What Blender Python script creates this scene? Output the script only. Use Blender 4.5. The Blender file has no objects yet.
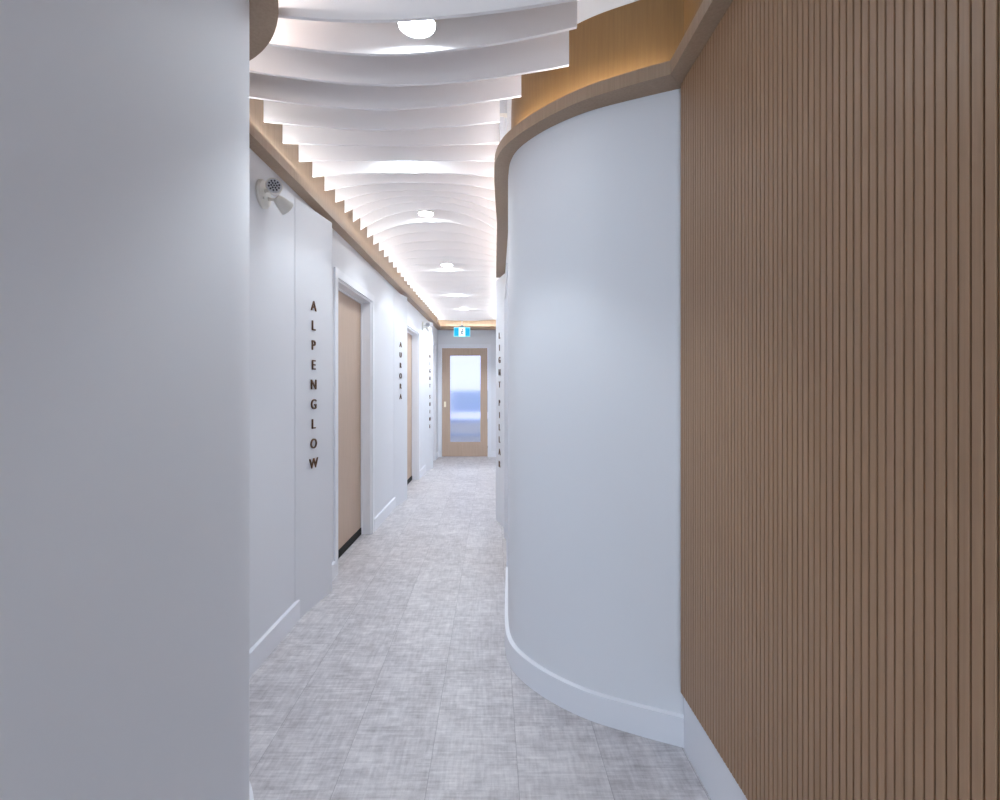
import bpy, bmesh, math, random
from mathutils import Vector, Matrix
random.seed(4)
S = bpy.context.scene
COL = S.collection
PI = math.pi

# ------------------------------------------------------------------ dimensions (metres)
Z_LEDGE, LIP = 2.428, 0.05          # underside of the wooden cove ledge, its thickness
Z_CEIL = 2.815                      # flat ceiling above the baffles
Y_END = 9.374                      # end wall
SKIRT_H, SKIRT_T = 0.113, 0.017

# ------------------------------------------------------------------ materials
def new_mat(name):
    m = bpy.data.materials.new(name); m.use_nodes = True
    nt = m.node_tree
    return m, nt, nt.nodes['Principled BSDF']

def srgb(r, g, b):
    f = lambda c: (c/255/12.92) if c/255 <= 0.04045 else ((c/255+0.055)/1.055)**2.4
    return (f(r), f(g), f(b), 1)

def plain(name, col, rough=0.5, metal=0.0, bump=0.0, bscale=400):
    m, nt, b = new_mat(name)
    b.inputs['Base Color'].default_value = col
    b.inputs['Roughness'].default_value = rough
    b.inputs['Metallic'].default_value = metal
    tc = nt.nodes.new('ShaderNodeTexCoord')
    n = nt.nodes.new('ShaderNodeTexNoise'); n.inputs['Scale'].default_value = bscale
    nt.links.new(tc.outputs['Object'], n.inputs['Vector'])
    mr = nt.nodes.new('ShaderNodeMapRange')
    mr.inputs['To Min'].default_value = max(0, rough-0.04); mr.inputs['To Max'].default_value = min(1, rough+0.04)
    nt.links.new(n.outputs['Fac'], mr.inputs['Value']); nt.links.new(mr.outputs['Result'], b.inputs['Roughness'])
    if bump:
        bp = nt.nodes.new('ShaderNodeBump'); bp.inputs['Strength'].default_value = bump; bp.inputs['Distance'].default_value = 0.001
        nt.links.new(n.outputs['Fac'], bp.inputs['Height']); nt.links.new(bp.outputs['Normal'], b.inputs['Normal'])
    return m

def emit(name, col, strength):
    m, nt, b = new_mat(name)
    b.inputs['Base Color'].default_value = col
    b.inputs['Emission Color'].default_value = col
    b.inputs['Emission Strength'].default_value = strength
    return m

def wood(name, c1, c2, rough=0.45, scale=(60, 60, 2.2)):
    m, nt, b = new_mat(name)
    tc = nt.nodes.new('ShaderNodeTexCoord')
    mp = nt.nodes.new('ShaderNodeMapping'); mp.inputs['Scale'].default_value = scale
    nt.links.new(tc.outputs['Object'], mp.inputs['Vector'])
    n = nt.nodes.new('ShaderNodeTexNoise'); n.inputs['Scale'].default_value = 2.0; n.inputs['Detail'].default_value = 6; n.inputs['Roughness'].default_value = 0.6
    nt.links.new(mp.outputs['Vector'], n.inputs['Vector'])
    cr = nt.nodes.new('ShaderNodeValToRGB')
    cr.color_ramp.elements[0].position = 0.3; cr.color_ramp.elements[0].color = c1
    cr.color_ramp.elements[1].position = 0.7; cr.color_ramp.elements[1].color = c2
    nt.links.new(n.outputs['Fac'], cr.inputs['Fac']); nt.links.new(cr.outputs['Color'], b.inputs['Base Color'])
    b.inputs['Roughness'].default_value = rough
    bp = nt.nodes.new('ShaderNodeBump'); bp.inputs['Strength'].default_value = 0.15; bp.inputs['Distance'].default_value = 0.0006
    nt.links.new(n.outputs['Fac'], bp.inputs['Height']); nt.links.new(bp.outputs['Normal'], b.inputs['Normal'])
    return m

def floor_mat():
    m, nt, b = new_mat('woven_vinyl_tile')
    N = nt.nodes.new; L = nt.links.new
    tc = N('ShaderNodeTexCoord'); sp = N('ShaderNodeSeparateXYZ'); L(tc.outputs['Object'], sp.inputs['Vector'])
    def math_(op, a, bb=None, c=None):
        n = N('ShaderNodeMath'); n.operation = op
        for i, v in enumerate((a, bb, c)):
            if v is None: continue
            if isinstance(v, (int, float)): n.inputs[i].default_value = v
            else: L(v, n.inputs[i])
        return n.outputs[0]
    v = math_('DIVIDE', math_('ADD', sp.outputs['X'], 0.2155), 0.304)
    row = math_('FLOOR', v)
    u = math_('ADD', math_('DIVIDE', math_('SUBTRACT', sp.outputs['Y'], 1.609), 0.612), math_('MULTIPLY', math_('MODULO', math_('ADD', row, 20), 2.0), 0.5))
    cu = math_('FLOOR', u)
    fu = math_('ABSOLUTE', math_('SUBTRACT', math_('FRACT', u), 0.5))
    fv = math_('ABSOLUTE', math_('SUBTRACT', math_('FRACT', v), 0.5))
    gu = math_('GREATER_THAN', fu, 0.5-0.0013); gv = math_('GREATER_THAN', fv, 0.5-0.0036)
    gap = math_('MAXIMUM', math_('MULTIPLY', gu, 0.45), gv)
    cmb = N('ShaderNodeCombineXYZ'); L(row, cmb.inputs[0]); L(cu, cmb.inputs[1])
    wn = N('ShaderNodeTexWhiteNoise'); wn.noise_dimensions = '2D'; L(cmb.outputs[0], wn.inputs['Vector'])
    # linen-like weave: noise drawn out across and along, plus cloudy wear
    off = N('ShaderNodeVectorMath'); off.operation = 'MULTIPLY_ADD'
    L(wn.outputs['Color'], off.inputs[0]); off.inputs[1].default_value = (7, 7, 7); L(tc.outputs['Object'], off.inputs[2])
    def nz(scale, detail, rough=0.6):
        mp = N('ShaderNodeMapping'); mp.inputs['Scale'].default_value = scale; L(off.outputs[0], mp.inputs['Vector'])
        n = N('ShaderNodeTexNoise'); n.inputs['Scale'].default_value = 1; n.inputs['Detail'].default_value = detail; n.inputs['Roughness'].default_value = rough
        L(mp.outputs['Vector'], n.inputs['Vector']); return n.outputs['Fac']
    ax = nz((7, 100, 1), 4); ay = nz((85, 9, 1), 4); cl = nz((7, 7, 1), 5, 0.65); fine = nz((260, 300, 1), 2)
    cl2 = nz((22, 26, 1), 4, 0.6)
    t = math_('ADD', math_('MULTIPLY', ax, 0.28), math_('MULTIPLY', ay, 0.22))
    t = math_('ADD', t, math_('MULTIPLY', cl, 0.25))
    t = math_('ADD', t, math_('MULTIPLY', cl2, 0.24))
    t = math_('ADD', t, math_('MULTIPLY', fine, 0.06))
    t = math_('ADD', t, math_('MULTIPLY', math_('SUBTRACT', wn.outputs['Value'], 0.5), 0.035))
    cr = N('ShaderNodeValToRGB'); L(t, cr.inputs['Fac'])
    e = cr.color_ramp.elements
    e[0].position = 0.36; e[0].color = srgb(152, 147, 149)
    e[1].position = 0.64; e[1].color = srgb(222, 219, 220)
    mid = e.new(0.5); mid.color = srgb(190, 186, 189)
    mx = N('ShaderNodeMix'); mx.data_type = 'RGBA'
    L(math_('MULTIPLY', gap, 0.45), mx.inputs['Factor']); L(cr.outputs['Color'], mx.inputs[6]); mx.inputs[7].default_value = srgb(92, 92, 98)
    L(mx.outputs[2], b.inputs['Base Color'])
    b.inputs['Roughness'].default_value = 0.42
    b.inputs['Specular IOR Level'].default_value = 0.4
    bp = N('ShaderNodeBump'); bp.inputs['Strength'].default_value = 0.12; bp.inputs['Distance'].default_value = 0.001
    L(math_('SUBTRACT', t, gap), bp.inputs['Height']); L(bp.outputs['Normal'], b.inputs['Normal'])
    return m

def glass_mat():
    m, nt, b = new_mat('reeded_frosted_glass')
    b.inputs['Base Color'].default_value = (0.965, 0.965, 1, 1)
    b.inputs['Transmission Weight'].default_value = 1.0
    b.inputs['Roughness'].default_value = 0.25
    b.inputs['IOR'].default_value = 1.3
    tc = nt.nodes.new('ShaderNodeTexCoord'); w = nt.nodes.new('ShaderNodeTexWave')
    w.wave_type = 'BANDS'; w.bands_direction = 'X'; w.inputs['Scale'].default_value = 32
    nt.links.new(tc.outputs['Object'], w.inputs['Vector'])
    bp = nt.nodes.new('ShaderNodeBump'); bp.inputs['Strength'].default_value = 0.5; bp.inputs['Distance'].default_value = 0.004
    nt.links.new(w.outputs['Fac'], bp.inputs['Height']); nt.links.new(bp.outputs['Normal'], b.inputs['Normal'])
    return m

M = dict(
    wall=plain('white_painted_wall', srgb(226, 228, 233), 0.55, bump=0.05, bscale=250),
    trim=plain('white_satin_trim', srgb(232, 234, 240), 0.32),
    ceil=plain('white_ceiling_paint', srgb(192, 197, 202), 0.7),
    baffle=plain('white_baffle', srgb(246, 243, 243), 0.5),
    floor=floor_mat(),
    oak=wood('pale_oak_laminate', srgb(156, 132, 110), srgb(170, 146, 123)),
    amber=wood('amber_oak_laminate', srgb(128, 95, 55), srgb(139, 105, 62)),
    slat=wood('oak_slat', srgb(155, 121, 92), srgb(169, 135, 104), 0.42, (90, 90, 1.6)),
    groove=wood('groove_backing', srgb(132, 78, 38), srgb(146, 90, 48), 0.7),
    door=wood('oak_door', srgb(184, 160, 140), srgb(198, 174, 154), 0.45, (70, 70, 2)),
    black=plain('black_rubber', srgb(5, 5, 6), 0.75),
    dark=plain('dark_gap', srgb(40, 34, 30), 0.7),
    bronze=plain('bronze_letter', srgb(98, 66, 40), 0.35, 0.4),
    plastic=plain('white_plastic', srgb(226, 224, 218), 0.4),
    lens=plain('clear_lens', srgb(214, 218, 224), 0.15),
    led=plain('dark_led', srgb(22, 26, 48), 0.3),
    steel=plain('brushed_grey_metal', srgb(196, 201, 208), 0.4, 0.0),
    brass=plain('pale_brass', srgb(252, 242, 218), 0.3, 0.05),
    glass=glass_mat(),
    blue=plain('blue_laminate', srgb(190, 213, 248), 0.5),
    panel=emit('added_lit_panel', (0.85, 0.92, 1.0, 1), 10.0),  # glow of the lamp added behind the end door
    shelf=plain('white_shelf', srgb(235, 238, 245), 0.5),
    lamp=emit('lit_lens', (0.84, 0.93, 1.0, 1), 70.0),
    strip=emit('led_strip', (0.88, 0.94, 1.0, 1), 35.0),
    strip_low=emit('led_strip_soft', (0.97, 0.95, 0.98, 1), 30.0),
    strip_dim=emit('led_strip_dim', (1.0, 0.95, 0.92, 1), 6.0),
    teal=emit('lit_teal_panel', srgb(0, 150, 190), 0.75),
    signwhite=emit('lit_white_panel', srgb(235, 250, 255), 0.9),
    signedge=emit('lit_acrylic_edge', srgb(150, 225, 240), 0.55),
    backlight=emit('pane_backlight', (0.74, 0.78, 1.0, 1), 0.66),  # glow put behind the frosted pane
)

# ------------------------------------------------------------------ mesh helpers
def obj(name, bm, mat, parent=None, smooth=False, mats=None):
    bmesh.ops.recalc_face_normals(bm, faces=bm.faces)
    me = bpy.data.meshes.new(name); bm.to_mesh(me); bm.free()
    for mm in (mats or [mat]): me.materials.append(mm)
    if smooth:
        me.polygons.foreach_set('use_smooth', [True]*len(me.polygons))
        me.set_sharp_from_angle(angle=math.radians(35))
    o = bpy.data.objects.new(name, me); COL.objects.link(o)
    if parent is not None: o.parent = parent
    return o

def empty(name, loc, rz=0):
    o = bpy.data.objects.new(name, None); COL.objects.link(o)
    o.location = loc; o.rotation_euler = (0, 0, rz); o.empty_display_size = 0.1
    return o

def tag(o, label, cat=None, group=None, kind=None):
    o['label'] = label
    if cat: o['category'] = cat
    if group: o['group'] = group
    if kind: o['kind'] = kind
    return o

def struct(o, label=None):
    o['kind'] = 'structure'
    if label: o['label'] = label
    return o

def box(bm, x0, x1, y0, y1, z0, z1, mat=0):
    vs = [bm.verts.new((x, y, z)) for z in (z0, z1) for y in (y0, y1) for x in (x0, x1)]
    for f in ((0,1,3,2), (4,6,7,5), (0,4,5,1), (2,3,7,6), (0,2,6,4), (1,5,7,3)):
        bm.faces.new([vs[i] for i in f]).material_index = mat
    return vs

def bevel_all(bm, w, seg=2, ang=30):
    es = [e for e in bm.edges if len(e.link_faces) == 2 and e.calc_face_angle(0) > math.radians(ang)]
    bmesh.ops.bevel(bm, geom=es, offset=w, segments=seg, affect='EDGES', clamp_overlap=True)

def left_normals(path):
    """mitred normals, to the left of the direction of travel"""
    out = []
    n = len(path)
    for i in range(n):
        ds = []
        if i > 0: ds.append((Vector(path[i])-Vector(path[i-1])).normalized())
        if i < n-1: ds.append((Vector(path[i+1])-Vector(path[i])).normalized())
        d = sum(ds, Vector((0, 0))).normalized()
        nn = Vector((-d.y, d.x))
        k = 1/max(0.4, nn.dot(Vector((-ds[0].y, ds[0].x))))
        out.append(nn*k)
    return out

def sweep(bm, path, prof, mat=0):
    """profile [(offset to the left, z), ...] closed, swept along a plan path"""
    ns = left_normals(path)
    rings = []
    for p, n in zip(path, ns):
        rings.append([bm.verts.new((p[0]+n.x*o, p[1]+n.y*o, z)) for o, z in prof])
    k = len(prof)
    for a, b in zip(rings, rings[1:]):
        for i in range(k):
            bm.faces.new((a[i], a[(i+1) % k], b[(i+1) % k], b[i])).material_index = mat
    bm.faces.new(rings[0]).material_index = mat; bm.faces.new(rings[-1][::-1]).material_index = mat

def offset(path, d):
    return [(p[0]+n.x*d, p[1]+n.y*d) for p, n in zip(path, left_normals(path))]

def slab(bm, pa, pb, z0, z1, mat=0, z1b=None):
    """solid between two plan paths of equal length"""
    rings = [[bm.verts.new((a[0], a[1], z0)), bm.verts.new((a[0], a[1], z1)), bm.verts.new((b[0], b[1], z1 if z1b is None else z1b)), bm.verts.new((b[0], b[1], z0))] for a, b in zip(pa, pb)]
    for a, b in zip(rings, rings[1:]):
        for i in range(4): bm.faces.new((a[i], a[(i+1) % 4], b[(i+1) % 4], b[i])).material_index = mat
    bm.faces.new(rings[0]).material_index = mat; bm.faces.new(rings[-1][::-1]).material_index = mat

def prism(bm, poly, z0, z1, mat=0):
    lo = [bm.verts.new((x, y, z0)) for x, y in poly]; hi = [bm.verts.new((x, y, z1)) for x, y in poly]
    k = len(poly)
    for i in range(k): bm.faces.new((lo[i], lo[(i+1) % k], hi[(i+1) % k], hi[i])).material_index = mat
    bm.faces.new(lo[::-1]).material_index = mat; bm.faces.new(hi).material_index = mat

def lathe(bm, prof, seg=32, mat=0, mtx=None):
    """[(r, z), ...] about Z"""
    rings = []
    for r, z in prof:
        if r < 1e-6: rings.append([bm.verts.new((0, 0, z))])
        else: rings.append([bm.verts.new((r*math.cos(2*PI*i/seg), r*math.sin(2*PI*i/seg), z)) for i in range(seg)])
    for a, b in zip(rings, rings[1:]):
        for i in range(seg):
            q = [a[i % len(a)], a[(i+1) % len(a)], b[(i+1) % len(b)], b[i % len(b)]]
            q = list(dict.fromkeys(q))
            if len(q) > 2: bm.faces.new(q).material_index = mat
    for r in (rings[0], rings[-1]):
        if len(r) > 2: bm.faces.new(r).material_index = mat
    if mtx is not None: bmesh.ops.transform(bm, matrix=mtx, verts=[v for r in rings for v in r])

def catmull(pts, n=10):
    P = [Vector(p) for p in pts]
    P = [P[0]*2-P[1]] + P + [P[-1]*2-P[-2]]
    out = []
    for i in range(1, len(P)-2):
        p0, p1, p2, p3 = P[i-1:i+3]
        t0 = 0; t1 = t0+(p1-p0).length**0.5; t2 = t1+(p2-p1).length**0.5; t3 = t2+(p3-p2).length**0.5
        for j in range(n):
            t = t1+(t2-t1)*j/n
            A1 = p0*((t1-t)/(t1-t0))+p1*((t-t0)/(t1-t0)); A2 = p1*((t2-t)/(t2-t1))+p2*((t-t1)/(t2-t1)); A3 = p2*((t3-t)/(t3-t2))+p3*((t-t2)/(t3-t2))
            B1 = A1*((t2-t)/(t2-t0))+A2*((t-t0)/(t2-t0)); B2 = A2*((t3-t)/(t3-t1))+A3*((t-t1)/(t3-t1))
            out.append(tuple(B1*((t2-t)/(t2-t1))+B2*((t-t1)/(t2-t1))))
    out.append(tuple(P[-2]))
    return out

def lerp_table(tab, x):
    if x <= tab[0][0]: return tab[0][1]
    for (a, va), (b, vb) in zip(tab, tab[1:]):
        if x <= b: return va+(vb-va)*(x-a)/(b-a)
    return tab[-1][1]

# ------------------------------------------------------------------ plan lines
def XL(y): return -1.122+0.0115*(y-2)            # face of the long left wall
def XF(y): return -1.055+0.014*(y-2)             # front of the left cove ledge
R_END, C_END = 0.42, (-1.08, 1.235)              # rounded end of the near left wall
near_left = [(-0.66, -2.6), (-0.66, -1.0), (-0.66, 0.6)] + [(C_END[0]+R_END*math.cos(a), C_END[1]+R_END*math.sin(a)) for a in [PI/2*i/28 for i in range(29)]] + [(-1.13, C_END[1]+R_END)]
skirt_pts = [(0.7058, 1.7947), (0.5487, 1.8640), (0.3869, 1.9465), (0.2634, 2.0460), (0.1675, 2.1596), (0.1010, 2.2783), (0.0735, 2.3900), (0.0668, 2.5290), (0.0720, 2.75), (0.0940, 3.315)]
curve_skirt = catmull(skirt_pts, 9)
_nk = left_normals(curve_skirt)
curve_wall = [(p[0]-n.x*k, p[1]-n.y*k) for p, n, k in ((p, n, lerp_table([(1.85, 0.013), (2.3, 0.018)], p[1])) for p, n in zip(curve_skirt, _nk))]        # travelling away from the camera, the corridor lies to the left
curve_wall[0] = (0.716, curve_wall[0][1]-0.003)
XR0, XR1 = curve_wall[-1][0], 0.125               # right wall beyond the curve
Y_PIL0, Y_PIL1 = 4.58, 4.92                       # angled panel in the right wall

# ------------------------------------------------------------------ floor, ceiling, outer walls
bm = bmesh.new(); box(bm, -3.2, 3.2, -4.0, 13.0, -0.06, 0.0)
struct(obj('floor', bm, M['floor']), 'pale grey woven-look vinyl tile floor along the corridor')
bm = bmesh.new(); box(bm, -2.2, 2.2, -2.6, 12.9, Z_CEIL, Z_CEIL+0.06)
struct(obj('ceiling', bm, M['ceil']), 'flat white ceiling above the hanging baffles')

# near left wall with rounded end (travelling +Y, the corridor lies to the right: offset to the left is into the wall)
bm = bmesh.new(); sweep(bm, near_left, [(0, 0), (0.1, 0), (0.1, Z_LEDGE), (0, Z_LEDGE)])
struct(obj('wall_near', bm, M['wall'], smooth=True), 'white wall with a rounded end close on the near left')
SK = [(0, 0), (SKIRT_T, 0), (SKIRT_T, SKIRT_H-0.004), (0.002, SKIRT_H), (0, SKIRT_H)]
def flip(prof): return [(-o, z) for o, z in prof]
bm = bmesh.new(); sweep(bm, near_left, [(0, 0), (-0.012, 0), (-0.012, SKIRT_H-0.004), (-0.002, SKIRT_H), (0, SKIRT_H)])
struct(obj('baseboard_near', bm, M['trim'], smooth=True))

# ------------------------------------------------------------------ left wall with three door openings
DOORS_L = [(3.48, 4.44), (6.10, 7.06), (8.52, 8.93)]
DOOR_H = 2.105
bm = bmesh.new()
def wl(y0, y1, z0, z1): sweep(bm, [(XL(y0), y0), (XL(y1), y1)], [(0, z0), (0.16, z0), (0.16, z1), (0, z1)])
ys = 1.65
for a, b in DOORS_L:
    wl(ys, a, 0, Z_LEDGE); wl(a, b, DOOR_H, Z_LEDGE); ys = b
wl(ys, Y_END, 0, Z_LEDGE)
struct(obj('wall_left', bm, M['wall']), 'long white left wall broken by doors and angled panels')

PANELS = [(2.765, 3.19), (5.40, 5.81), (7.70, 8.10)]
CAS = 0.06
# skirting runs between the casings and the panels
bm = bmesh.new()
for a, b in ((1.67, 2.80), (3.192, 3.48-CAS), (4.44+CAS, 5.435), (5.812, 6.10-CAS), (7.06+CAS, 7.735), (8.102, 8.52-CAS), (8.93+CAS, Y_END-0.005)):
    sweep(bm, [(XL(a), a), (XL(b), b)], flip(SK))
struct(obj('baseboard_left', bm, M['trim']), 'white skirting with bevelled top along the left wall')

def casing_bm(p0, d, n, w, h):
    """three-sided door casing and jamb lining, in a frame with origin p0, along d, towards the corridor n"""
    bm = bmesh.new()
    def lb(u0, u1, v0, v1, z0, z1):
        vs = box(bm, u0, u1, v0, v1, z0, z1)
        for v in vs:
            q = Vector(p0)+Vector(d)*v.co.x+Vector(n)*v.co.y
            v.co = (q.x, q.y, v.co.z)
    t = 0.014
    lb(-CAS, 0.0, 0, t, 0, h+CAS); lb(w, w+CAS, 0, t, 0, h+CAS); lb(0.0, w, 0, t, h, h+CAS)
    lb(0, 0.018, -0.158, 0, 0, h); lb(w-0.018, w, -0.158, 0, 0, h); lb(0.018, w-0.018, -0.158, 0, h-0.018, h)
    # stop bead
    lb(0.018, 0.03, -0.088, -0.074, 0, h-0.018); lb(w-0.03, w-0.018, -0.088, -0.074, 0, h-0.018); lb(0.03, w-0.03, -0.088, -0.074, h-0.03, h-0.018)
    return bm

def leaf(parent, p0, d, n, w, h, kick=True):
    def lb(bm, u0, u1, v0, v1, z0, z1):
        vs = box(bm, u0, u1, v0, v1, z0, z1)
        for v in vs:
            q = Vector(p0)+Vector(d)*v.co.x+Vector(n)*v.co.y
            v.co = (q.x, q.y, v.co.z)
    b = bmesh.new(); lb(b, 0.022, w-0.026, -0.132, -0.090, 0.012, h-0.024); obj('door_leaf', b, M['door'], parent)
    b = bmesh.new(); lb(b, 0.018, w-0.018, -0.140, -0.124, 0.0, h-0.018); obj('gap_shade_sheet', b, M['dark'], parent)  # dark sheet behind the leaf, shade of the door gap put into colour
    b = bmesh.new(); lb(b, 0.022, w-0.022, -0.090, -0.082, 0.003, 0.062); o = obj('kick_strip', b, M['black'], parent); o['label'] = 'black kick strip along the bottom'

def side_door(name, y0, y1, xf, side, label):
    a, b = Vector((xf(y0), y0)), Vector((xf(y1), y1))
    d = (b-a).normalized(); n = Vector((d.y, -d.x)) if side == 'L' else Vector((-d.y, d.x))
    r = empty(name, (a.x, a.y, 0)); w = (b-a).length
    p = Vector((0, 0))
    c = obj('casing', casing_bm(p, d, n, w, DOOR_H), M['trim'], r)
    leaf(r, p, d, n, w, DOOR_H)
    return struct(r, label)
side_door('door_1', *DOORS_L[0], XL, 'L', 'closed oak door in white casing, first on the left past the ALPENGLOW panel')
side_door('door_2', *DOORS_L[1], XL, 'L', 'closed oak door in white casing past the AURORA panel')
side_door('door_3', *DOORS_L[2], XL, 'L', 'white door casing past the NIGHT SHINE panel')

def angled_panel(pts, near, far, label):
    """pts: plan polygon of the wedge; near, far: the visible face"""
    r = empty('angled_panel', (near[0], near[1], 0))
    loc = [(x-near[0], y-near[1]) for x, y in pts]
    bm = bmesh.new(); prism(bm, loc, 0, 2.395); bevel_all(bm, 0.002, 1)
    obj('panel_body', bm, M['wall'], r)
    d = (Vector(far)-Vector(near)).normalized(); return r, d
WELL = 0.004
panels = []
PL = ('tall white angled panel carrying the ALPENGLOW letters, before the first door',
      'tall white angled panel carrying the AURORA letters, between the first and second oak doors',
      'tall white angled panel carrying the NIGHT SHINE letters, nearest the end wall')
for (a, b), lab in zip(PANELS, PL):
    near, far = (XL(a)+0.002, a), (XF(b)-0.003, b)
    back = (XL(b)+0.001, b)
    r, d = angled_panel([near, far, back, (XL(a)+0.0005, a)], near, far, lab)
    tag(r, lab, 'wall panel', 'angled sign panels along the corridor')
    panels.append((near, far))

# ------------------------------------------------------------------ right side: slatted wall, curved wall, far wall
X_BASE, X_SLAT = 0.703, 0.688
bm = bmesh.new(); box(bm, X_BASE+0.009, X_BASE+0.15, -2.6, 1.805, 0, Z_LEDGE)
struct(obj('wall_right', bm, M['trim']), 'white wall carrying the slatted oak panel')
PITCH, G = 0.01902, 0.0029
Y_S0, Y_S1 = 0.6668-G/2-PITCH*78, 1.790
bm = bmesh.new()
prof = [(X_BASE+0.0085, Y_S0)]
k = 0
y = Y_S0
lines = []
while y < Y_S1-0.004:
    y1 = min(y+PITCH, Y_S1)
    lines += [(X_SLAT+0.0048, y), (X_SLAT+0.0048, y+G), (X_SLAT+0.0008, y+G+0.0002), (X_SLAT, y+G+0.0012), (X_SLAT, y1-0.001), (X_SLAT+0.0008, y1)]
    y = y1
prof += lines + [(X_BASE+0.0085, Y_S1)]
lo = [bm.verts.new((x, yy, 0.211)) for x, yy in prof]; hi = [bm.verts.new((x, yy, Z_LEDGE-0.001)) for x, yy in prof]
kk = len(prof)
for i in range(kk):
    f = bm.faces.new((lo[i], lo[(i+1) % kk], hi[(i+1) % kk], hi[i]))
    if prof[i][0] > X_SLAT+0.0044 and prof[(i+1) % kk][0] > X_SLAT+0.0044 and prof[i][0] < X_BASE-0.002: f.material_index = 1
bm.faces.new(lo[::-1]); bm.faces.new(hi)
o = empty('slatted_panel', (X_BASE, Y_S0, 0))
c = obj('slat_board', bm, None, o, mats=[M['slat'], M['groove']]); c.location = (-X_BASE, -Y_S0, 0)
bm = bmesh.new(); box(bm, 0, 0.0085, 0, Y_S1+0.004-Y_S0, 0, 0.2108)
c = obj('recessed_base', bm, M['trim'], o); c['label'] = 'white recessed base strip under the slats'
tag(o, 'floor-to-ledge oak panel of narrow vertical slats beside the white curved wall', 'wall panel')

bm = bmesh.new(); sweep(bm, curve_wall, [(0, 0), (-0.1, 0), (-0.1, Z_LEDGE), (0, Z_LEDGE)])
DR = (3.38, 4.30)
def XR(y): return XR0+(XR1-XR0)*(y-curve_wall[-1][1])/(Y_PIL0-curve_wall[-1][1])
def wr(y0, y1, z0, z1): sweep(bm, [(XR(y0), y0), (XR(y1), y1)], [(0, z0), (-0.12, z0), (-0.12, z1), (0, z1)])
wr(curve_wall[-1][1], DR[0], 0, Z_LEDGE); wr(*DR, DOOR_H, Z_LEDGE); wr(DR[1], Y_PIL1, 0, Z_LEDGE)
X_FAR = 0.15
box(bm, X_FAR, X_FAR+0.12, Y_PIL1, Y_END, 0, Z_LEDGE)
struct(obj('wall_curved', bm, M['wall'], smooth=True), 'white wall bulging into the corridor in a smooth curve beside the slats')
bm = bmesh.new(); slab(bm, curve_wall, curve_skirt, 0, SKIRT_H+0.002, z1b=SKIRT_H-0.004)
sweep(bm, [(XR(DR[1]+CAS), DR[1]+CAS), (XR(Y_PIL0), Y_PIL0)], SK)
sweep(bm, [(X_FAR, Y_PIL1), (X_FAR, Y_END)], SK)
struct(obj('baseboard_right', bm, M['trim'], smooth=True), 'white skirting following the curved wall')
side_door('door_4', *DR, XR, 'R', 'door in white casing just behind the curved wall')

near, far = (XR(Y_PIL0)-0.001, Y_PIL0), (0.0395, Y_PIL1)
r, d = angled_panel([near, far, (XR(Y_PIL1)-0.001, Y_PIL1)], near, far, '')
tag(r, 'tall white angled panel carrying the LIGHT PILLAR letters, behind the curved wall', 'wall panel', 'angled sign panels along the corridor')
pillar_panel = (near, far)

# ------------------------------------------------------------------ end wall and frosted door
DX0, DX1, DH = -0.957, -0.086, 2.085
bm = bmesh.new()
box(bm, -2.2, DX0-0.012, Y_END, Y_END+0.12, 0, Z_CEIL); box(bm, DX1+0.012, 2.2, Y_END, Y_END+0.12, 0, Z_CEIL)
box(bm, DX0-0.012, DX1+0.012, Y_END, Y_END+0.12, DH+0.012, Z_CEIL)
struct(obj('wall_end', bm, M['wall']), 'white end wall around the frosted glass door')
bm = bmesh.new()
box(bm, XL(Y_END)+0.012, DX0-0.075, Y_END-SKIRT_T, Y_END, 0, SKIRT_H); box(bm, DX1+0.075, X_FAR-0.012, Y_END-SKIRT_T, Y_END, 0, SKIRT_H)
struct(obj('baseboard_end', bm, M['trim']))
r = struct(empty('door_5', (DX0, Y_END, 0)), 'pale oak door with a tall frosted glass pane at the corridor end')
W = DX1-DX0
bm = bmesh.new()
box(bm, -0.072, -0.006, -0.014, 0, 0, DH+0.07); box(bm, W+0.006, W+0.072, -0.014, 0, 0, DH+0.07); box(bm, -0.006, W+0.006, -0.014, 0, DH+0.006, DH+0.07)
obj('casing', bm, M['trim'], r)
bm = bmesh.new(); sl, sr, st, sb = 0.155, 0.135, 0.145, 0.285
box(bm, 0, sl, 0.004, 0.044, 0.01, DH); box(bm, W-sr, W, 0.004, 0.044, 0.01, DH)
box(bm, sl, W-sr, 0.004, 0.044, DH-st, DH); box(bm, sl, W-sr, 0.004, 0.044, 0.01, sb)
obj('door_frame', bm, M['door'], r)
bm = bmesh.new(); box(bm, sl+0.001, W-sr-0.001, 0.020, 0.028, sb+0.001, DH-st-0.001)
g = obj('glass_pane', bm, M['glass'], r); g['label'] = 'tall frosted glass pane, pale blue'
bm = bmesh.new(); box(bm, 0.038, 0.078, -0.002, 0.004, 0.955, 1.06); bevel_all(bm, 0.0015)
h = obj('flush_pull', bm, M['brass'], r); h['label'] = 'pale brass flush pull'

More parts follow.
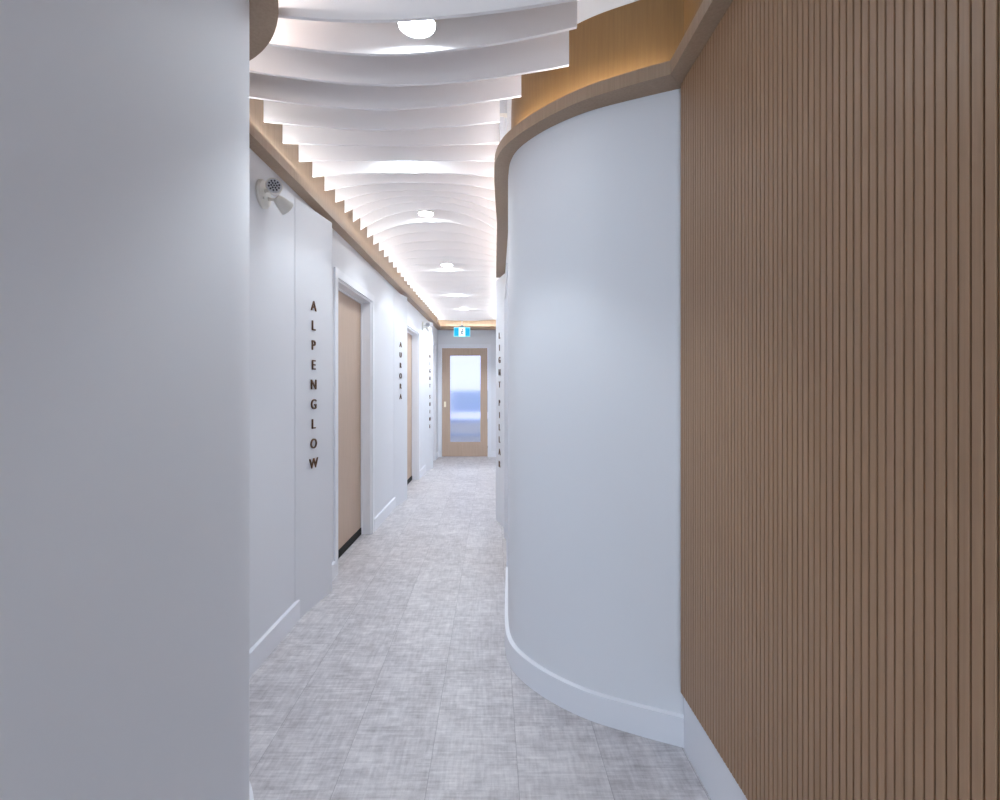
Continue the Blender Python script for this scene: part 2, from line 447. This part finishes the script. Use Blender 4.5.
# room seen blurred through the frosted pane
bm = bmesh.new(); box(bm, -2.2, -2.1, Y_END+0.12, 12.9, 0, Z_CEIL); struct(obj('wall_room_side', bm, M['wall']))
bm = bmesh.new(); box(bm, 2.1, 2.2, Y_END+0.12, 12.9, 0, Z_CEIL); struct(obj('wall_room_far_side', bm, M['wall']))
bm = bmesh.new()
box(bm, -2.2, 2.2, 12.8, 12.9, 0, 0.35); box(bm, -2.2, 2.2, 12.8, 12.9, 2.5, Z_CEIL); box(bm, -2.2, -1.8, 12.8, 12.9, 0.35, 2.5); box(bm, 1.8, 2.2, 12.8, 12.9, 0.35, 2.5)
struct(obj('wall_room_back', bm, M['wall']))
r = struct(empty('backlight_window_1', (0, 12.85, 0.35)), 'invented glowing window lighting the frosted door from behind')  # window is invented: a glowing sheet that backlights the frosted pane
bm = bmesh.new(); box(bm, -1.78, 1.78, 0.0, 0.01, 0.02, 2.13); obj('pane', bm, M['backlight'], r)
bm = bmesh.new(); box(bm, -1.8, 1.8, -0.03, 0.0, 0, 0.03); box(bm, -1.8, 1.8, -0.03, 0.0, 2.12, 2.15); box(bm, -1.8, -1.77, -0.03, 0, 0.03, 2.12); box(bm, 1.77, 1.8, -0.03, 0, 0.03, 2.12); box(bm, -0.02, 0.02, -0.03, 0, 0.03, 2.12)
obj('window_frame', bm, M['trim'], r)
r = empty('blue_cabinet', (-1.05, 11.0, 0))
def part(name, x0, x1, y0, y1, z0, z1, m):
    bm = bmesh.new(); box(bm, x0, x1, y0, y1, z0, z1); bevel_all(bm, 0.003); return obj(name, bm, M[m], r)
part('toe_base', 0.02, 1.88, -0.17, 0.19, 0, 0.04, 'dark'); part('lower_drawer', 0, 1.9, -0.2, 0.2, 0.04, 0.27, 'shelf'); part('shelf_board', -0.02, 1.92, -0.21, 0.2, 0.27, 0.31, 'blue')
part('upper_drawer', 0, 1.9, -0.2, 0.2, 0.31, 0.57, 'shelf'); part('worktop', -0.02, 1.92, -0.22, 0.2, 0.57, 0.62, 'blue')
part('back_panel', 0.05, 1.9, 0.05, 0.2, 0.78, 1.26, 'blue'); part('upright', 0.06, 0.1, 0.08, 0.18, 0.62, 0.78, 'shelf'); part('upright', 1.8, 1.84, 0.08, 0.18, 0.62, 0.78, 'shelf')
r2 = empty('added_ceiling_light', (-0.5, 9.95, Z_CEIL-0.03))  # unseen lamp, added to brighten the cabinet fronts behind the door
bm = bmesh.new(); box(bm, -0.6, 0.6, -0.3, 0.3, 0.0, 0.03); obj('frame', bm, M['trim'], r2)
bm = bmesh.new(); box(bm, -0.57, 0.57, -0.27, 0.27, -0.004, 0.0); obj('diffuser', bm, M['panel'], r2)
tag(r2, 'unseen lit panel added to brighten the room behind the frosted door', 'added light')
tag(r, 'blue cabinet seen blurred through the frosted door pane', 'cabinet')

# ------------------------------------------------------------------ wooden cove: ledges, back boards, hidden led strips
Z_T = Z_LEDGE+LIP
ys = [1.60+i*(Y_END-1.60)/30 for i in range(31)]
bm = bmesh.new(); slab(bm, [(XL(y)-0.03, y) for y in ys], [(XF(y), y) for y in ys], Z_LEDGE, Z_T)
struct(obj('trim_1', bm, M['oak']), 'oak cove ledge running along the top of the left wall')
bm = bmesh.new(); slab(bm, [(XL(y)-0.05, y) for y in ys], [(XL(y)-0.012, y) for y in ys], Z_T, Z_CEIL)
struct(obj('trim_2', bm, M['oak']), 'oak back board of the left cove')
lip_near = offset(near_left[:-1], -0.077)
bm = bmesh.new(); slab(bm, offset(near_left[:-1], 0.05), lip_near, Z_LEDGE, Z_T)
struct(obj('trim_3', bm, M['oak'], smooth=True), 'curved oak ledge above the rounded end of the near wall')
bm = bmesh.new(); slab(bm, offset(near_left[:-1], 0.06), offset(near_left[:-1], 0.02), Z_T, Z_CEIL)
struct(obj('trim_4', bm, M['oak'], smooth=True))
# right: slatted wall + curve + straight run to the angled panel
corner = curve_wall[0]
run = [(X_BASE-0.0, -2.6)]
path_r = [p for p in curve_wall] + [(XR(y), y) for y in (3.6, 3.9, 4.2, 4.5, 4.75, Y_PIL1)]
OVER = [(1.80, 0.104), (1.88, 0.095), (1.96, 0.082), (2.03, 0.073), (2.12, 0.068), (2.28, 0.069), (2.5, 0.073), (4.75, 0.088)]
def over(y): return lerp_table(OVER, y)
ns = left_normals(path_r)
lip_r = [(p[0]+n.x*over(p[1]), p[1]+n.y*over(p[1])) for p, n in zip(path_r, ns)]
X_LIP = 0.631
i0 = next(i for i, p in enumerate(lip_r) if p[0] < X_LIP)
m_y = lip_r[i0-1][1]+(lip_r[i0][1]-lip_r[i0-1][1])*(X_LIP-lip_r[i0-1][0])/(lip_r[i0][0]-lip_r[i0-1][0]) if i0 else lip_r[0][1]-0.004
lip_r = [(X_LIP, m_y)]*i0 + lip_r[i0:] if i0 else lip_r
lip_r[0] = (X_LIP, m_y)
lip_r = [lip_r[0]] + [p for p in lip_r[1:]]
split = min(range(len(path_r)), key=lambda i: abs(path_r[i][1]-2.60))
inner_r = offset(path_r, -0.05)
bm = bmesh.new(); slab(bm, inner_r[:split+1], lip_r[:split+1], Z_LEDGE, Z_T)
slab(bm, [(X_BASE+0.1, -2.6), (X_BASE+0.1, corner[1]+0.03), ], [(X_LIP, -2.6), (X_LIP, m_y)], Z_LEDGE, Z_T)
prism(bm, [(X_LIP+0.004, m_y-0.06), (X_BASE+0.12, m_y-0.06), (X_BASE+0.12, corner[1]+0.06), (X_LIP-0.03, corner[1]+0.06), (X_LIP-0.03, m_y+0.03), (X_LIP+0.004, m_y+0.004)], Z_LEDGE+0.0008, Z_T-0.0008)
struct(obj('trim_5', bm, M['oak'], smooth=True), 'oak cove ledge sweeping round the curved wall and along the slats')
a = [(p[0], p[1]+0.0022) for p in inner_r[split:split+1]]+inner_r[split+1:]; b = [(p[0], p[1]+0.0022) for p in lip_r[split:split+1]]+lip_r[split+1:]
bm = bmesh.new(); slab(bm, a, b, Z_LEDGE, Z_T)
box(bm, 0.095, X_FAR+0.05, Y_PIL1+0.003, Y_END-0.2, Z_LEDGE, Z_T)
struct(obj('trim_6', bm, M['oak']), 'straight oak ledge between the curved wall and the LIGHT PILLAR panel')
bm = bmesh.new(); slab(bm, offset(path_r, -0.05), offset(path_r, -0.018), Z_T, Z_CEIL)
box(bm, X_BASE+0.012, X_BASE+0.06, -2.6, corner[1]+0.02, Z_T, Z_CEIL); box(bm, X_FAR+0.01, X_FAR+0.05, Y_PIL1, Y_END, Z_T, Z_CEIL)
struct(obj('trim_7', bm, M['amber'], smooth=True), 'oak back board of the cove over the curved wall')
bm = bmesh.new(); box(bm, XF(9.2)+0.001, 0.15, Y_END-0.2, Y_END, Z_LEDGE, Z_T); box(bm, XL(Y_END), 0.15, Y_END-0.03, Y_END-0.002, Z_T, Z_CEIL)
struct(obj('trim_8', bm, M['oak']), 'oak ledge across the end wall above the door')

def led(path, label, w=0.012, m='strip'):
    bm = bmesh.new(); slab(bm, offset(path, w/2), offset(path, -w/2), Z_T+0.0005, Z_T+0.006)
    o = obj('led_strip', bm, M[m]); tag(o, label, 'led strip', 'led strips hidden in the cove')
led([(XL(y)+0.02, y) for y in ys[2:]], 'lit led strip lying on the left wall ledge behind its lip')
led(offset(near_left[2:-1], -0.012), 'lit led strip lying on the curved ledge over the near wall end', m='strip_low')
led([(X_BASE-0.012, -2.5), (X_BASE-0.012, corner[1]-0.04)], 'lit led strip lying on the ledge above the slats', m='strip_dim')
led(offset(path_r, 0.036)[3:], 'lit led strip lying on the ledge over the curved wall', m='strip_low')
led([(XF(9.2)+0.03, Y_END-0.09), (0.08, Y_END-0.09)], 'lit led strip lying on the end wall ledge')
led([(X_FAR-0.02, Y_PIL1+0.03), (X_FAR-0.02, Y_END-0.22)], 'lit led strip lying on the ledge past the LIGHT PILLAR panel')

# ------------------------------------------------------------------ ceiling baffles
ZC = [(1.495, 2.438), (1.695, 2.4715), (1.895, 2.490), (2.095, 2.510), (2.295, 2.5276), (2.495, 2.5518), (2.695, 2.571), (2.895, 2.590), (3.095, 2.617), (3.295, 2.650),
      (3.495, 2.690), (3.695, 2.725), (3.895, 2.738), (4.095, 2.707), (4.5, 2.67), (5.095, 2.612), (5.295, 2.582), (5.7, 2.555), (6.3, 2.540), (6.495, 2.533), (7.1, 2.55), (7.5, 2.56), (7.7, 2.547), (8.3, 2.545), (9, 2.54)]
ZE = 2.567
XRT = [(1.5, 0.305), (1.70, 0.293), (1.895, 0.297), (2.095, 0.125), (2.295, 0.036), (2.495, 0.036), (3.0, 0.045), (4.7, 0.06), (4.95, 0.06), (5.1, 0.085), (9, 0.092)]
XLF = {0: -0.69, 1: -0.95}
ORD = ['first', 'second', 'third', 'fourth', 'fifth', 'sixth', 'seventh', 'eighth', 'ninth', 'tenth', 'eleventh', 'twelfth', 'thirteenth', 'fourteenth', 'fifteenth', 'sixteenth', 'seventeenth', 'eighteenth', 'nineteenth',
       'twentieth', 'twenty-first', 'twenty-second', 'twenty-third', 'twenty-fourth', 'twenty-fifth', 'twenty-sixth', 'twenty-seventh', 'twenty-eighth', 'twenty-ninth', 'thirtieth', 'thirty-first', 'thirty-second', 'thirty-third', 'thirty-fourth', 'thirty-fifth', 'thirty-sixth', 'thirty-seventh', 'thirty-eighth']
NB = 38
TH = 0.012
for i in range(NB):
    y = 1.495+0.2*i
    xl = XLF.get(i, XF(y)-0.016); xr = lerp_table(XRT, y)
    zc = lerp_table(ZC, y); ze = ZE if i else 2.515
    zel = 2.465 if i == 0 else ZE
    cx = -0.38 if i < 3 else (xl+xr)/2
    bm = bmesh.new()
    n = 40
    xs = [xl+(xr-xl)*j/n for j in range(n+1)]
    def zb(x):
        if x < cx: t = min(1, (cx-x)/(cx+1.06)); e_ = ze
        else: t = (x-cx)/(xr-cx); e_ = ze
        return zc+(e_-zc)*abs(t)**(1.7 if zc < e_ else 2.3)
    rows = []
    for x in xs:
        z = zb(x)
        rows.append([bm.verts.new((x, -TH/2, z)), bm.verts.new((x, TH/2, z)), bm.verts.new((x, TH/2, Z_CEIL-y*0)), bm.verts.new((x, -TH/2, Z_CEIL))])
    for a, b in zip(rows, rows[1:]):
        for q in range(4): bm.faces.new((a[q], a[(q+1) % 4], b[(q+1) % 4], b[q]))
    bm.faces.new(rows[0]); bm.faces.new(rows[-1][::-1])
    o = obj('ceiling_baffle', bm, M['baffle'], smooth=True)
    o.location = (0, y, 0)
    shape = 'edge bowed down' if zc < 2.545 else ('almost level edge' if zc < 2.58 else 'edge arched up')
    if i < NB//2:
        lab = 'white ceiling baffle with %s, %s counted from the near end' % (shape, ORD[i])
    else:
        lab = 'white ceiling baffle with %s, %s counted from the end wall' % (shape, ORD[NB-1-i])
    tag(o, lab, 'ceiling baffle', 'white baffles across the corridor ceiling')

# ------------------------------------------------------------------ downlights
DL = [(-0.245, 1.597, 2.505, 'round lit downlight between the first and second ceiling baffles'),
      (-0.505, 2.795, 2.675, 'lit downlight tucked behind the seventh ceiling baffle, second from the near end'),
      (-0.540, 3.995, 2.741, 'round lit downlight whose whole disc shows, third from the near end'),
      (-0.478, 5.195, 2.622, 'small lit downlight with a wide glow, fourth from the near end'),
      (-0.477, 6.395, 2.575, 'lit downlight glowing as a flat streak, fifth from the near end'),
      (-0.434, 7.595, 2.585, 'farthest lit downlight, just before the exit sign')]
POW = [30, 23, 29, 31, 36, 108]
for x, y, z, lab in DL:
    r = empty('downlight', (x, y, z))
    H = Z_CEIL-z
    bm = bmesh.new(); lathe(bm, [(0.0, H), (0.063, H), (0.063, -0.001), (0.060, -0.003), (0.0575, 0.0), (0.0575, 0.003), (0.0, 0.003)], 48)
    obj('can', bm, M['plastic'], r, smooth=True)
    bm = bmesh.new(); lathe(bm, [(0.0, 0.0022), (0.0568, 0.0022), (0.0568, 0.0), (0.045, -0.0006), (0.0, -0.001)], 48)
    obj('lens', bm, M['lamp'], r, smooth=True)
    li = bpy.data.lights.new('downlight_beam', 'SPOT'); li.energy = POW.pop(0); li.color = (0.86, 0.935, 1.0); li.spot_size = math.radians(96 if y < 2 else (112 if y < 4.5 else 138)); li.spot_blend = 0.45; li.shadow_soft_size = 0.045
    lo_ = bpy.data.objects.new('beam', li); COL.objects.link(lo_); lo_.parent = r; lo_.location = (0, 0, -0.004)
    tag(r, lab, 'downlight', 'downlights along the corridor ceiling')

# ------------------------------------------------------------------ room-name letters
def letters(name, text, near, far, t, y_side, z0, step, label, size=0.084):
    near, far = Vector(near), Vector(far)
    d = (far-near).normalized()
    n = Vector((d.y, -d.x)) if y_side == 'L' else Vector((-d.y, d.x))
    u = d if y_side == 'L' else -d                      # reading direction
    p = near+(far-near)*t
    r = empty(name, (p.x+n.x*0.0005, p.y+n.y*0.0005, z0))
    z = 0.0
    for ch in text:
        if ch == ' ':
            z -= step*0.5; continue
        cu = bpy.data.curves.new('letter', 'FONT'); cu.body = ch; cu.size = size; cu.align_x = 'CENTER'; cu.extrude = 0.003; cu.offset = 0.0004; cu.resolution_u = 4
        tmp = bpy.data.objects.new('tmp', cu); COL.objects.link(tmp)
        bpy.context.view_layer.update()
        me = bpy.data.meshes.new_from_object(tmp.evaluated_get(bpy.context.evaluated_depsgraph_get()))
        bpy.data.objects.remove(tmp)
        zs = [v.co.y for v in me.vertices]; mz = (min(zs)+max(zs))/2; xs_ = [v.co.x for v in me.vertices]; mx_ = (min(xs_)+max(xs_))/2
        m = Matrix(((u.x, 0, n.x, 0), (u.y, 0, n.y, 0), (0, 1, 0, 0), (0, 0, 0, 1)))
        me.transform(m @ Matrix.Diagonal((1.1, 1, 1, 1)) @ Matrix.Translation((-mx_, -mz, 0.0045)))
        me.materials.clear(); me.materials.append(M['bronze']); me.name = 'letter'
        o = bpy.data.objects.new('letter', me); COL.objects.link(o); o.parent = r; o.location = (0, 0, z)
        z -= step
    tag(r, label, 'sign', 'raised letter room names')
letters('room_name_sign', 'ALPENGLOW', *panels[0], 0.45, 'L', 1.815, 0.1185, 'vertical bronze letters spelling ALPENGLOW on the nearest angled panel')
letters('room_name_sign', 'AURORA', *panels[1], 0.46, 'L', 1.815, 0.1185, 'vertical bronze letters spelling AURORA on the second angled panel')
letters('room_name_sign', 'NIGHT SHINE', *panels[2], 0.56, 'L', 1.835, 0.1195, 'vertical bronze letters spelling NIGHT SHINE on the panel before the end wall')
letters('room_name_sign', 'LIGHT PILLAR', *pillar_panel, 0.55, 'R', 1.830, 0.1190, 'vertical bronze letters spelling LIGHT PILLAR on the panel behind the curved wall')

# ------------------------------------------------------------------ emergency lights
def emergency(loc, label):
    r = empty('emergency_light', loc)                   # wall face plane, x towards the corridor
    bm = bmesh.new(); lathe(bm, [(0, 0), (0.068, 0), (0.068, 0.010), (0.062, 0.018), (0.030, 0.022), (0, 0.022)], 40, mtx=Matrix.Rotation(PI/2, 4, 'Y'))
    obj('backplate', bm, M['plastic'], r, smooth=True)
    def head(pivot, direction, face):
        d = Vector(direction).normalized()
        q = d.to_track_quat('Z', 'Y').to_matrix().to_4x4()
        bm = bmesh.new()
        lathe(bm, [(0, -0.040), (0.016, -0.038), (0.024, -0.028), (0.031, -0.004), (0.037, 0.024), (0.0385, 0.034), (0.036, 0.036), (0.0345, 0.032), (0, 0.032)], 32, mtx=Matrix.Translation(pivot) @ q)
        hd = obj('lamp_head', bm, M['plastic'], r, smooth=True)
        bm = bmesh.new(); lathe(bm, [(0, 0.032), (0.034, 0.032), (0.033, 0.0345), (0, 0.0365)], 32, mtx=Matrix.Translation(pivot) @ q)
        obj('lens', bm, M['lens'], hd, smooth=True)
        bm = bmesh.new()
        for (a, b) in [(0, 0)]+[(0.012*math.cos(k*PI/3), 0.012*math.sin(k*PI/3)) for k in range(6)]+[(0.023*math.cos(k*PI/5+0.2), 0.023*math.sin(k*PI/5+0.2)) for k in range(10)]:
            lathe(bm, [(0, 0.0335), (0.0042, 0.0335), (0.0042, 0.0382), (0, 0.0386)], 10, mtx=Matrix.Translation(pivot) @ q @ Matrix.Translation((a, b, 0)))
        l = obj('led_cluster', bm, M['led'], hd); l['label'] = 'dark dots of the led cluster'
        bm = bmesh.new()
        a0 = Vector((0.018, pivot[1]*0.45, pivot[2]*0.55)); a1 = Vector(pivot)-d*0.022
        ax = a1-a0; q2 = ax.normalized().to_track_quat('Z', 'Y').to_matrix().to_4x4()
        lathe(bm, [(0, 0), (0.010, 0), (0.010, 0.008), (0.007, 0.012), (0.007, ax.length), (0, ax.length)], 20, mtx=Matrix.Translation(a0) @ q2)
        obj('swivel_arm', bm, M['plastic'], r, smooth=True)
    head((0.076, -0.034, 0.012), (0.34, -0.90, 0.05), True)
    head((0.080, 0.046, -0.030), (0.42, 0.62, -0.46), False)
    bm = bmesh.new(); lathe(bm, [(0, 0.021), (0.006, 0.021), (0.006, 0.026), (0, 0.027)], 16, mtx=Matrix.Rotation(PI/2, 4, 'Y') @ Matrix.Translation((0.030, -0.028, 0)))
    obj('test_button', bm, M['plastic'], r, smooth=True)
    tag(r, label, 'emergency light', 'two-headed emergency lights')
emergency((XL(2.38)+0.0005, 2.38, 2.262), 'white two-headed emergency light under the ledge beside the ALPENGLOW panel')
emergency((XL(7.46)+0.0005, 7.46, 2.262), 'small distant two-headed emergency light beside the NIGHT SHINE panel')

# ------------------------------------------------------------------ exit sign
r = empty('exit_sign', (-0.533, 8.70, 2.232))
bm = bmesh.new(); box(bm, -0.146, 0.146, 0.0, 0.022, 0, 0.166); bevel_all(bm, 0.004); obj('housing', bm, M['signedge'], r)
for a, b in ((-0.136, -0.056), (0.056, 0.136)):
    bm = bmesh.new(); box(bm, a, b, -0.003, 0.0, 0.014, 0.152); o = obj('side_panel', bm, M['teal'], r); o['label'] = 'lit teal panel'
bm = bmesh.new(); box(bm, -0.054, 0.054, -0.003, 0.0, 0.010, 0.156); pn = obj('centre_panel', bm, M['signwhite'], r); pn['label'] = 'lit white panel'
bm = bmesh.new()                                                  # running figure
def limb(x0, z0, x1, z1, w0, w1):
    dv = Vector((x1-x0, z1-z0)).normalized(); nn = Vector((-dv.y, dv.x))
    P = [(x0+nn.x*w0, z0+nn.y*w0), (x0-nn.x*w0, z0-nn.y*w0), (x1-nn.x*w1, z1-nn.y*w1), (x1+nn.x*w1, z1+nn.y*w1)]
    f = [bm.verts.new((x, -0.0062, z)) for x, z in P]; k_ = [bm.verts.new((x, -0.003, z)) for x, z in P]
    bm.faces.new(f); bm.faces.new(k_[::-1])
    for j in range(4): bm.faces.new((f[j], f[(j+1) % 4], k_[(j+1) % 4], k_[j]))
lathe(bm, [(0, 0), (0.013, 0), (0.013, 0.003), (0, 0.003)], 16, mtx=Matrix.Translation((0.012, -0.003, 0.128)) @ Matrix.Rotation(PI/2, 4, 'X'))
limb(0.006, 0.110, -0.004, 0.066, 0.012, 0.010); limb(-0.002, 0.068, 0.020, 0.050, 0.008, 0.007); limb(0.020, 0.052, 0.014, 0.024, 0.007, 0.005)
limb(-0.006, 0.068, -0.016, 0.042, 0.008, 0.007); limb(-0.016, 0.044, -0.036, 0.036, 0.006, 0.005)
limb(0.004, 0.108, -0.020, 0.090, 0.006, 0.005); limb(0.008, 0.106, 0.026, 0.086, 0.006, 0.005); limb(0.026, 0.088, 0.036, 0.096, 0.005, 0.004)
f = obj('running_figure', bm, plain('grey_figure', srgb(70, 90, 105), 0.5), pn); f['label'] = 'grey running figure'
bm = bmesh.new(); lathe(bm, [(0, 0.30), (0.006, 0.30), (0.006, 0.225), (0.012, 0.205), (0.058, 0.172), (0.060, 0.166), (0, 0.166)], 32); bmesh.ops.translate(bm, verts=bm.verts, vec=(0, 0.011, 0))
obj('canopy', bm, M['steel'], r, smooth=True)
tag(r, 'lit teal and white running figure exit sign hanging before the end door', 'exit sign')

# ------------------------------------------------------------------ grey metal post standing on the ledge behind the baffles
r = empty('metal_post', (0.058, 2.44, Z_T))
bm = bmesh.new(); box(bm, -0.018, 0.002, -0.012, 0.012, 0, Z_CEIL-Z_T); bevel_all(bm, 0.002); box(bm, 0.004, 0.016, -0.006, 0.012, 0, Z_CEIL-Z_T)
obj('post', bm, M['steel'], r)
bm = bmesh.new(); box(bm, -0.019, 0.017, -0.014, 0.013, 0.185, 0.203); bevel_all(bm, 0.002); o = obj('collar', bm, M['plastic'], r); o['label'] = 'white collar'
tag(r, 'slim grey metal post with white collar on the ledge over the curved wall', 'post')

# ------------------------------------------------------------------ light and camera
w = bpy.data.worlds.new('World'); S.world = w; w.use_nodes = True
bg = w.node_tree.nodes['Background']; bg.inputs[0].default_value = (0.73, 0.86, 1.0, 1); bg.inputs[1].default_value = 3.3

cam = bpy.data.cameras.new('Camera'); co = bpy.data.objects.new('Camera', cam); COL.objects.link(co)
co.location = (0, 0, 1.32); co.rotation_euler = (PI/2, 0, 0)
cam.sensor_width = 36; cam.lens = 490*36/1000; cam.shift_x = 0.008; cam.shift_y = -0.012; cam.clip_start = 0.02
S.camera = co
S.view_settings.view_transform = 'Standard'; S.view_settings.look = 'None'; S.view_settings.gamma = 1; S.view_settings.use_curve_mapping = False
S.view_settings.exposure = 0.42
S.cycles.max_bounces = 12; S.cycles.diffuse_bounces = 8; S.cycles.use_denoising = True
S.cycles.sample_clamp_indirect = 8
